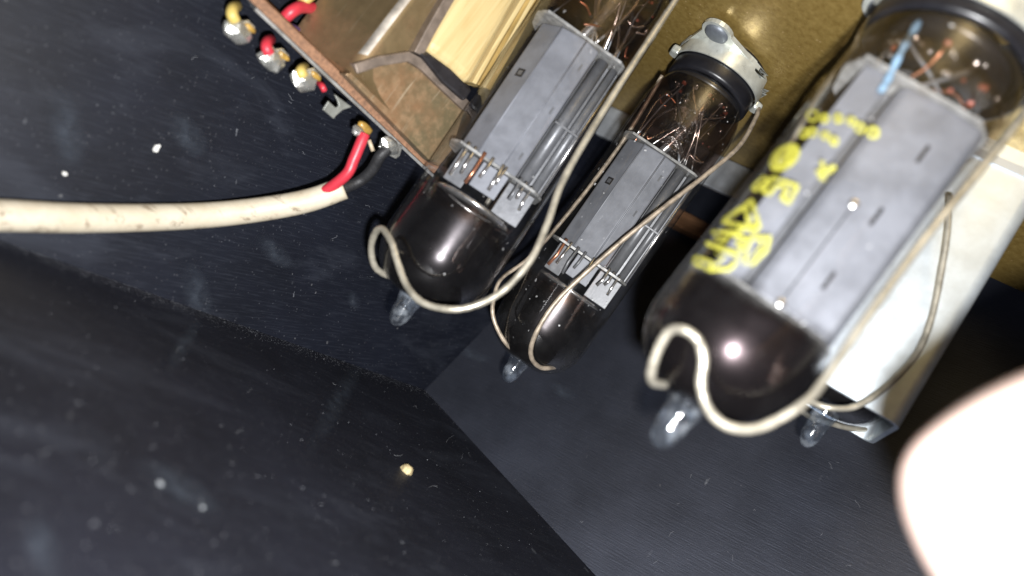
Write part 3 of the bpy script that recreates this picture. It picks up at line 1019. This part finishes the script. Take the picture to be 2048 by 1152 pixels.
# ------------------------------------------------------------------ silver can with a small valve inside
ZC = -55.2
def canz(u, v):
    return at_z(u, v, ZC)
c0, c1 = canz(1575, 722), canz(1803, 854)
ce = (c1 - c0).normalized()
cn = Vector((-ce.y, ce.x, 0))
if cn.y < 0:
    cn = -cn
wid = (c1 - c0).length
dep = 24.0
canfr = make_frame(Vector((c0.x, c0.y, 0)), Vector((0, 0, -1)), -cn)
can = thing('shield_can', 'open silver aluminium can behind the yellow lettered valve', 'shield can', canfr)
H = -ZC
xs = (c1 - c0).dot(canfr.to_3x3().col[0])
def rrect(x0, x1, y0, y1, r, n=6):
    ol = []
    for cx, cy_, a0 in ((x1 - r, y1 - r, 0), (x0 + r, y1 - r, 90), (x0 + r, y0 + r, 180), (x1 - r, y0 + r, 270)):
        for k in range(n + 1):
            a = R_(a0 + 90 * k / n)
            ol.append((cx + r * math.cos(a), cy_ + r * math.sin(a)))
    return ol
o1 = rrect(0, xs, -dep, 0, 2.2)
o2 = rrect(.8, xs - .8, -dep + .8, -.8, 1.5)
n = len(o1)
v = [(x, y, 0) for x, y in o1] + [(x, y, H) for x, y in o1] + [(x, y, H) for x, y in o2] + [(x, y, 0) for x, y in o2]
f = []
for i in range(n):
    j = (i + 1) % n
    for k in range(3):
        f.append((k * n + i, k * n + j, (k + 1) * n + j, (k + 1) * n + i))
w_ = obj('can_wall', v, f, M['alu'], can, True)
w_.modifiers.new('split', 'EDGE_SPLIT').split_angle = R_(40)
v, f = slab([(x, y, 3.0) for x, y in rrect(-.5, xs + .5, -dep - .5, .5, 2.4)], (0, 0, 1.6))
obj('rim', v, f, M['bare_steel'], can)
T4_base = Vector((T4_tip.x + 1, T4_tip.y + .5, -4))
make_tube('small_valve', 'small valve inside the silver can with its clear glass tip sticking out', 'vacuum tube', T4_base, T4_tip, 9.6, spec4)

# grey block in the finger's shadow
q = [at_d(1945, 690, 205), at_d(2085, 478, 205), at_d(2330, 640, 205), at_d(2190, 850, 205)]
cb = thing('grey_box', 'dim grey box with a cracked strip beside the silver can', 'box', Matrix.Translation(q[0]))
v, f = slab(q, ROT @ Vector((0, 0, -22)))
obj('casing', v, f, M['grey_block'], cb, frame=Matrix.Translation(q[0]), bevel=.4)
q2 = [at_d(1938, 688, 203), at_d(1950, 668, 203), at_d(2200, 812, 203), at_d(2188, 838, 203)]
v, f = slab(q2, ROT @ Vector((0, 0, -1.6)))
obj('cracked_strip', v, f, M['mica'], cb, frame=Matrix.Translation(q[0]))

# ------------------------------------------------------------------ transformer
LP0, LP1 = at_d(440, -25, 128), at_d(872, 335, 161)      # ends of the terminal board's front edge
te = (LP1 - LP0)
te.z = 0
te.normalize()
tn = Vector((te.y, -te.x, 0))
if tn.y > 0:
    tn = -tn                                             # toward the camera
ZL = (LP0.z + LP1.z) / 2
def on_face(u, v, off=0.0):
    """point on the transformer's front face, moved off mm toward the camera"""
    r = ray(u, v)
    p0 = LP0 + tn * off
    t = (p0 - CAM).dot(tn) / r.dot(tn)
    return CAM + r * t
trf = Matrix.Translation(LP0)
tr = thing('transformer', 'rusty steel transformer with cream paper coil and soldered tag strip', 'transformer', trf)
def tpart(name, vf, mat, parent=None, **kw):
    o = obj(name, vf[0], vf[1], mat, parent or tr, frame=trf, **kw)
    if parent is not None:
        o.matrix_basis = Matrix()
        o.matrix_parent_inverse = Matrix()
    return o
# board
lipv = Vector((0, 0, 1.9))
a0, a1 = Vector((LP0.x, LP0.y, ZL)), Vector((LP1.x, LP1.y, ZL))
tpart('terminal_board', slab([a0 + tn * 1.0, a1 + tn * 1.0, a1 + tn * 1.0 + lipv, a0 + tn * 1.0 + lipv], -tn * 13 + Vector((0, 0, 3.6))), M['fibre'], bevel=.25)
dz = Vector((0, 0, -.55))
tpart('tinned_strip', slab([a0 + te * 6 + tn * .6, a1 + te * 0.3 + tn * .6, a1 + te * .3 + tn * .6 + dz, a0 + te * 6 + tn * .6 + dz], -tn * 10 + Vector((0, 0, 2.8))), M['silver'])
# bell cover: section swept upward, rounded ridge toward the camera
b_left, b_ridge = on_face(584, 66, -6), on_face(704, 140, 5.0)
def xy(p):
    return Vector((p.x, p.y, 0))
away = xy(b_left - CAM).normalized()
sec = [xy(b_left) + away * 6 + te * 1.5, xy(b_left)]
mid = xy(b_ridge)
a1_, a2_ = math.radians(-124), math.atan2(tn.y, tn.x)
am = math.radians(-82)
rc = mid - Vector((math.cos(am), math.sin(am), 0)) * 2.6
for k in range(13):
    a = a1_ + (a2_ - a1_) * k / 12
    sec.append(rc + Vector((math.cos(a), math.sin(a), 0)) * 2.6)
er = xy(on_face(872, 150, 4.0))
sec += [er, er - tn * 15]
zlo = b_ridge.z + 1.0
zhi = -2.0
rings = []
for z, out in ((ZL + 2.0, 1.0), (ZL + 2.8, .6), (ZL + 4.0, .3), (ZL + 6.0, .1), (ZL + 9.0, 0), (zhi, 0)):
    rings.append([Vector((p.x, p.y, z)) + tn * (out if 0 < i < len(sec) - 1 else 0) for i, p in enumerate(sec)])
v = [p for r in rings for p in r]
n = len(sec)
f = []
for k in range(len(rings) - 1):
    for i in range(n):
        j = (i + 1) % n
        f.append((k * n + i, k * n + j, (k + 1) * n + j, (k + 1) * n + i))
f.append(tuple(range(n)))
f.append(tuple(range((len(rings) - 1) * n, len(rings) * n)))
bell = tpart('bell_cover', (v, f), M['bell'], smooth=True)
bell.modifiers.new('split', 'EDGE_SPLIT').split_angle = R_(40)
arc = [rc + Vector((math.cos(a), math.sin(a), 0)) * 2.68 for a in (a1_ + (a2_ - a1_) * k / 24 for k in range(7, 19))]
rv = [Vector((p.x, p.y, b_ridge.z + .3)) for p in arc] + [Vector((p.x, p.y, zhi - .2)) for p in arc]
na = len(arc)
rb = tpart('ridge_highlight', (rv, [(i, i + 1, na + i + 1, na + i) for i in range(na - 1)]), M['highlight_steel'], bell, smooth=True)  # bright strip laid over the fold to paint in its highlight
# triangular lower sheet right of the ridge
tri = [(690, 148), (822, 112), (935, 205), (905, 300), (878, 334), (860, 322)]
tpart('lower_plate', slab([on_face(u, w, 5.4) for u, w in tri], -tn * 3), M['rust'], bevel=.3)
# strap
path = [(712, 138), (760, 122), (818, 113), (850, 132), (900, 180), (936, 214)]
def strip_px(path, w, off, th, mat, name):
    L_, R2 = [], []
    for i, (u, w_) in enumerate(path):
        a, b = path[max(i - 1, 0)], path[min(i + 1, len(path) - 1)]
        dx, dy = b[0] - a[0], b[1] - a[1]
        l = math.hypot(dx, dy)
        nx, ny = -dy / l * w / 2, dx / l * w / 2
        L_.append(on_face(u + nx, w_ + ny, off))
        R2.append(on_face(u - nx, w_ - ny, off))
    return tpart(name, slab(L_ + R2[::-1], -tn * th), mat, bevel=.2)
strip_px(path, 21, 6.6, 3.6, M['strap'], 'clamp_strap')
strip_px([(838, 108), (862, 62), (905, -12), (960, -110)], 20, 7.2, 3.0, M['strap'], 'frame_edge')
# coil
coil = [(850, 100), (910, 0), (980, -120), (1160, -120), (1090, 0), (1000, 165), (962, 172), (905, 128)]
tpart('coil', slab([on_face(u, w, 8.0) for u, w in [(850, 102), (985, -125), (1105, -125), (1040, 0), (940, 178), (902, 140)]], -tn * 12), M['paper'], bevel=2.2, seg=4)
for k, (du, w_, of, m_) in enumerate(((-2, 9, 7.4, M['paper']), (8, 8, 6.8, M['paper_dark']), (17, 8, 6.4, M['paper']), (26, 10, 5.8, M['paper_dark']))):
    strip_px([(951 + du, 168 + du * .4), (1000 + du, 82 + du * .4), (1049 + du, 0), (1118 + du, -122)], w_, of, 6, m_, 'paper_layer')
tpart('coil_end_tape', slab([on_face(u, w, 7.4) for u, w in [(836, 104), (858, 104), (904, 138), (946, 180), (930, 204), (886, 166)]], -tn * 6), M['black_tape'], bevel=.6)
# soldered tags
def blob(u, w, size, off, seed, sq=(1.25, .8, 1.0)):
    rnd = random.Random(seed)
    bm = bmesh.new()
    bmesh.ops.create_icosphere(bm, subdivisions=2, radius=1)
    for vv in bm.verts:
        c = vv.co
        k = 1 + rnd.uniform(-.13, .13)
        c.x *= sq[0] * k
        c.y *= sq[1] * k
        c.z *= sq[2] * k
        c.z = max(c.z, -.75) if seed % 2 else min(c.z, .75)
    P = on_face(u, w, off)
    vz = Vector((0, 0, 1))
    vs_ = [P + te * c.co.x * size + tn * c.co.y * size + vz * c.co.z * size for c in bm.verts]
    fs = [tuple(q.index for q in fc.verts) for fc in bm.faces]
    bm.free()
    return vs_, fs
def lug(u, w, seed, wire_mat=None, top=None):
    # folded metal tag hanging from the board with solder on it
    q = [(u + 20, w - 22), (u + 34, w - 6), (u + 24, w + 6), (u + 8, w + 26), (u - 16, w + 14), (u - 26, w - 4), (u - 12, w - 18)]
    tg = tpart('solder_tag', slab([on_face(a, b, 1.4) for a, b in q], -tn * .7), M['solder'], bevel=.2)
    q = [(u + 4, w - 16), (u + 14, w + 22), (u - 14, w + 16), (u - 24, w - 2), (u - 10, w - 18)]
    s = tpart('solder', blob(u - 4, w + 2, 2.1, 1.2, seed, (1.15, .45, .95)), M['solder'], tg, smooth=False)
    s2 = tpart('flux', blob(u + 22, w - 6, .8, 1.4, seed + 4, (1.5, .4, .7)), M['flux'], tg, smooth=True)
    if wire_mat:
        vf = sweep(spline([on_face(a, b, o) for a, b, o in top], 6), .95, 12)
        tpart('lead', vf, wire_mat, tg, smooth=True)
lug(478, 62, 3, M['yellow_wire'], [(470, 42, 1.6), (464, 28, 1.8), (466, 17, .2), (473, 12, -4)])
lug(546, 118, 5, M['red_wire'], [(538, 108, 1.8), (533, 94, 1.8), (535, 84, .2), (541, 79, -4)])
lug(610, 158, 8, M['yellow_wire'], [(606, 152, 1.8), (602, 144, 1.8), (604, 138, .2), (609, 134, -4)])
tpart('lead', sweep(spline([on_face(a, b, o) for a, b, o in ((636, 164, -2), (644, 172, 1), (649, 182, 1.2))], 5), .55, 10), M['red_wire'], smooth=True)
# bare slotted hook tag
hk = [(669, 188), (704, 214), (686, 220), (672, 232), (668, 238), (646, 219), (657, 202), (668, 212), (673, 216), (678, 211), (676, 204)]
tpart('slotted_tag', slab([on_face(u, w, 1.0) for u, w in hk], -tn * .6), M['tag'], bevel=.12)
tg = tpart('solder_tag', blob(730, 256, 1.2, 1.0, 11, (1.5, .6, .8)), M['flux'], smooth=True)
tpart('solder', blob(716, 262, 1.1, 1.4, 12), M['solder'], tg)
tpart('lead', sweep([on_face(738, 280, 1.6), on_face(746, 302, 2.0)], .4, 8), M['lead'], smooth=True)
tpart('solder_tag', slab([on_face(u, w, 1.0) for u, w in [(772, 276), (806, 292), (800, 312), (792, 318), (770, 306), (758, 294)]], -tn * .7), M['solder'], bevel=.15)
tpart('solder', blob(780, 292, 1.7, 1.4, 15, (1.4, .7, .9)), M['solder'])
# loose leads going up behind the bell
tpart('lead', sweep(spline([on_face(a, b, o) for a, b, o in ((566, 40, -5), (585, 22, -4), (606, 14, -5), (640, 20, -8))], 6), 1.1, 12), M['red_wire'], smooth=True)
tpart('lead', sweep(spline([on_face(a, b, o) for a, b, o in ((525, 24, -6), (552, 40, -5), (580, 56, -5), (610, 70, -7))], 6), .9, 12), M['purple_wire'], smooth=True)
tpart('lead', sweep(spline([on_face(a, b, o) for a, b, o in ((600, 10, -6), (616, -4, -5), (640, -20, -6))], 6), .9, 12), M['yellow_wire'], smooth=True)

# ------------------------------------------------------------------ mains cable
cab = thing('power_cable', 'soiled cream sheathed cable with red and black cores to the tag strip', 'cable')
pts = [(-260, 428, 4), (-120, 432, 4), (0, 431, 4), (150, 436, 4), (300, 435, 4.5), (430, 429, 6), (540, 416, 10), (620, 400, 15), (688, 376, 20)]
path = spline([on('A', u, w, l) for u, w, l in pts], 10)
rads = [2.6 - .45 * i / (len(path) - 1) for i in range(len(path))]
v, f = sweep(path, rads, 24)
obj('sheath', v, f, M['sheath'], cab, True)
endp = path[-1]
rp = [at_d(672, 388, 147), on_face(690, 352, 1.5), on_face(708, 318, 2.0), on_face(722, 285, 2.0), on_face(729, 268, 1.8)]
v, f = sweep(spline([endp - (path[-1] - path[-4]).normalized() * 6] + rp[1:], 8), 1.05, 16)
obj('red_core', v, f, M['red_wire'], cab, True)
v, f = sweep(spline([endp - (path[-1] - path[-4]).normalized() * 4, on_face(712, 366, -3), on_face(742, 342, -1), on_face(760, 312, 1.0), on_face(776, 298, 1.4)], 8), 1.1, 16)
obj('black_core', v, f, M['black_wire'], cab, True)

# ------------------------------------------------------------------ crumbs
def chip(plane, u, w, size, seed, mat, label, name='paint_chip'):
    rnd = random.Random(seed)
    bm = bmesh.new()
    bmesh.ops.create_icosphere(bm, subdivisions=2, radius=1)
    c = on(plane, u, w, size * .4)
    vs_, fs = [], []
    sx = [rnd.uniform(.7, 1.3) for _ in range(3)]
    for vv in bm.verts:
        k = 1 + rnd.uniform(-.22, .22)
        vs_.append(c + Vector((vv.co.x * sx[0] * size * k, vv.co.y * .6 * size * k, vv.co.z * sx[2] * size * k)))
    fs = [tuple(q.index for q in fc.verts) for fc in bm.faces]
    bm.free()
    fr = Matrix.Translation(c)
    return tag(obj(name, vs_, fs, mat, frame=fr), label, 'chip')
chip('A', 313, 297, .72, 1, M['white_chip'], 'round white paint chip stuck on the black wall')
chip('A', 129, 347, .42, 2, M['white_chip'], 'small cream crumb just above the cable')
chip('C', 358, 593, .75, 3, M['gold_chip'], 'pale crumb in the crease between wall and floor')
chip('C', 813, 942, 1.45, 4, M['gold_chip'], 'gold coloured flake lying alone on the black floor')
chip('C', 405, 1016, .26, 5, M['dull_chip'], 'pale bluish crumb on the dusty floor')
chip('C', 320, 968, .34, 6, M['dull_chip'], 'blurred white crumb beside a pale smudge')
# fine dust heaped along the creases and scattered over the floor
rnd = random.Random(3)
dv, df_ = [], []
def grain(c, s):
    b = len(dv)
    for k in range(4):
        dv.append(c + Vector((rnd.uniform(-s, s), rnd.uniform(-s, s), rnd.uniform(-s, s))))
    df_.extend([(b, b + 1, b + 2), (b, b + 1, b + 3), (b, b + 2, b + 3), (b + 1, b + 2, b + 3)])
for k in range(4500):
    t = rnd.random()
    w_ = abs(rnd.gauss(0, 7))
    if rnd.random() < .68:
        u0, v0 = 850 * t, 480 + 300 * t
    else:
        u0, v0 = 850 + 400 * t, 780 + 359 * t
        w_ *= .6
    grain(on('C', u0 - w_ * .5, v0 + w_ - 1, .1), rnd.uniform(.02, .055))
for k in range(1100):
    u0, v0 = rnd.uniform(0, 1250), rnd.uniform(480, 1152)
    if v0 > 482 + .36 * min(u0, 850) + max(0, u0 - 850) * .95:
        grain(on('C', u0, v0, .1), rnd.choice([.03, .04, .05, .06, .10]))
dust = obj('dust', dv, df_, simple('grey_dust', (0.34, 0.35, 0.38), 0.8))
dust['kind'] = 'stuff'
dust['label'] = 'fine grey dust lying along the black panel creases'

# lint fibres
lv, lf = [], []
rnd = random.Random(12)
for k in range(46):
    pl = rnd.choice('AACCCB')
    if pl == 'A':
        u0, v0 = rnd.uniform(20, 760), rnd.uniform(60, 700)
        if v0 > 470 + .34 * u0:
            continue
    elif pl == 'C':
        u0 = rnd.uniform(40, 1050)
        v0 = rnd.uniform(500 + .36 * u0, 1140)
    else:
        u0, v0 = rnd.uniform(1150, 1750), rnd.uniform(920, 1140)
    a = rnd.uniform(0, 6.28)
    ln = rnd.uniform(5, 20)
    pts_ = []
    for i in range(5):
        a += rnd.gauss(0, .6)
        pts_.append(on(pl, u0, v0, .12))
        u0 += ln / 4 * math.cos(a)
        v0 += ln / 4 * math.sin(a)
    pv_, pf_ = sweep(spline(pts_, 4), .022, 4)
    b = len(lv)
    lv += pv_
    lf += [tuple(i + b for i in q_) for q_ in pf_]
lint = obj('lint', lv, lf, M['lint'])
lint['kind'] = 'stuff'
lint['label'] = 'fine grey lint fibres stuck to the black panels'

# ------------------------------------------------------------------ finger at the edge of the lens
def C(x, y, z):
    return CAM + ROT @ Vector((x, y, z))
def person():
    me = bpy.data.meshes.new('person')
    V = {}
    vv, ee, rr = [], [], []
    def add(p, r, prev=None):
        vv.append(tuple(p * MM))
        rr.append(r * MM)
        if prev is not None:
            ee.append((prev, len(vv) - 1))
        return len(vv) - 1
    palm = add(C(150, -40, 6), 17)
    p2 = add(C(128, -34, -8), 16, palm)
    k1 = add(C(110, -20, -24), 11.5, p2)
    k = add(C(90, -13, -40), 9.6, k1)
    k = add(C(72, -8, -51), 10.2, k)
    k = add(C(55, -11, -57), 10.4, k)
    k = add(C(43, -14.5, -59), 10.4, k)
    k = add(C(36, -18.5, -59), 10.0, k)
    k = add(C(31.2, -20.3, -59), 7.5, k)
    for i, (y, ln) in enumerate(((-40, 1.0), (-58, .95), (-74, .8))):
        a = add(C(116, y, -14 + i * 4), 9.5, p2 if i == 0 else last)
        last = a
        b = add(C(116 - 24 * ln, y - 4, -34 + i * 4), 8.2, a)
        c = add(C(116 - 20 * ln, y - 8, -54 + i * 5), 7.6, b)
        add(C(116 - 2 * ln, y - 9, -60 + i * 5), 6.8, c)
    th = add(C(146, -2, 0), 12, palm)
    th = add(C(128, 14, -6), 9.5, th)
    add(C(108, 22, -14), 8.5, th)
    w = add(C(190, -50, 24), 20, palm)
    add(C(250, -66, 48), 24, w)
    me.from_pydata(vv, ee, [])
    o = bpy.data.objects.new('person', me)
    col.objects.link(o)
    sk = o.modifiers.new('skin', 'SKIN')
    for i, d in enumerate(me.skin_vertices[0].data if me.skin_vertices else []):
        d.radius = (rr[i], rr[i])
    if not me.skin_vertices:
        bpy.context.view_layer.objects.active = o
        bm = bmesh.new()
        bm.from_mesh(me)
        lay = bm.verts.layers.skin.verify()
        bm.verts.ensure_lookup_table()
        for i, b in enumerate(bm.verts):
            b[lay].radius = (rr[i], rr[i])
            b[lay].use_root = (i == 0)
        bm.to_mesh(me)
        bm.free()
    sk.use_smooth_shade = True
    sb = o.modifiers.new('sub', 'SUBSURF')
    sb.levels = 3
    sb.render_levels = 3
    me.materials.append(M['skin'])
    return tag(o, 'pale bare fingertip of a hand reaching in beside the silver can', 'person')
person()
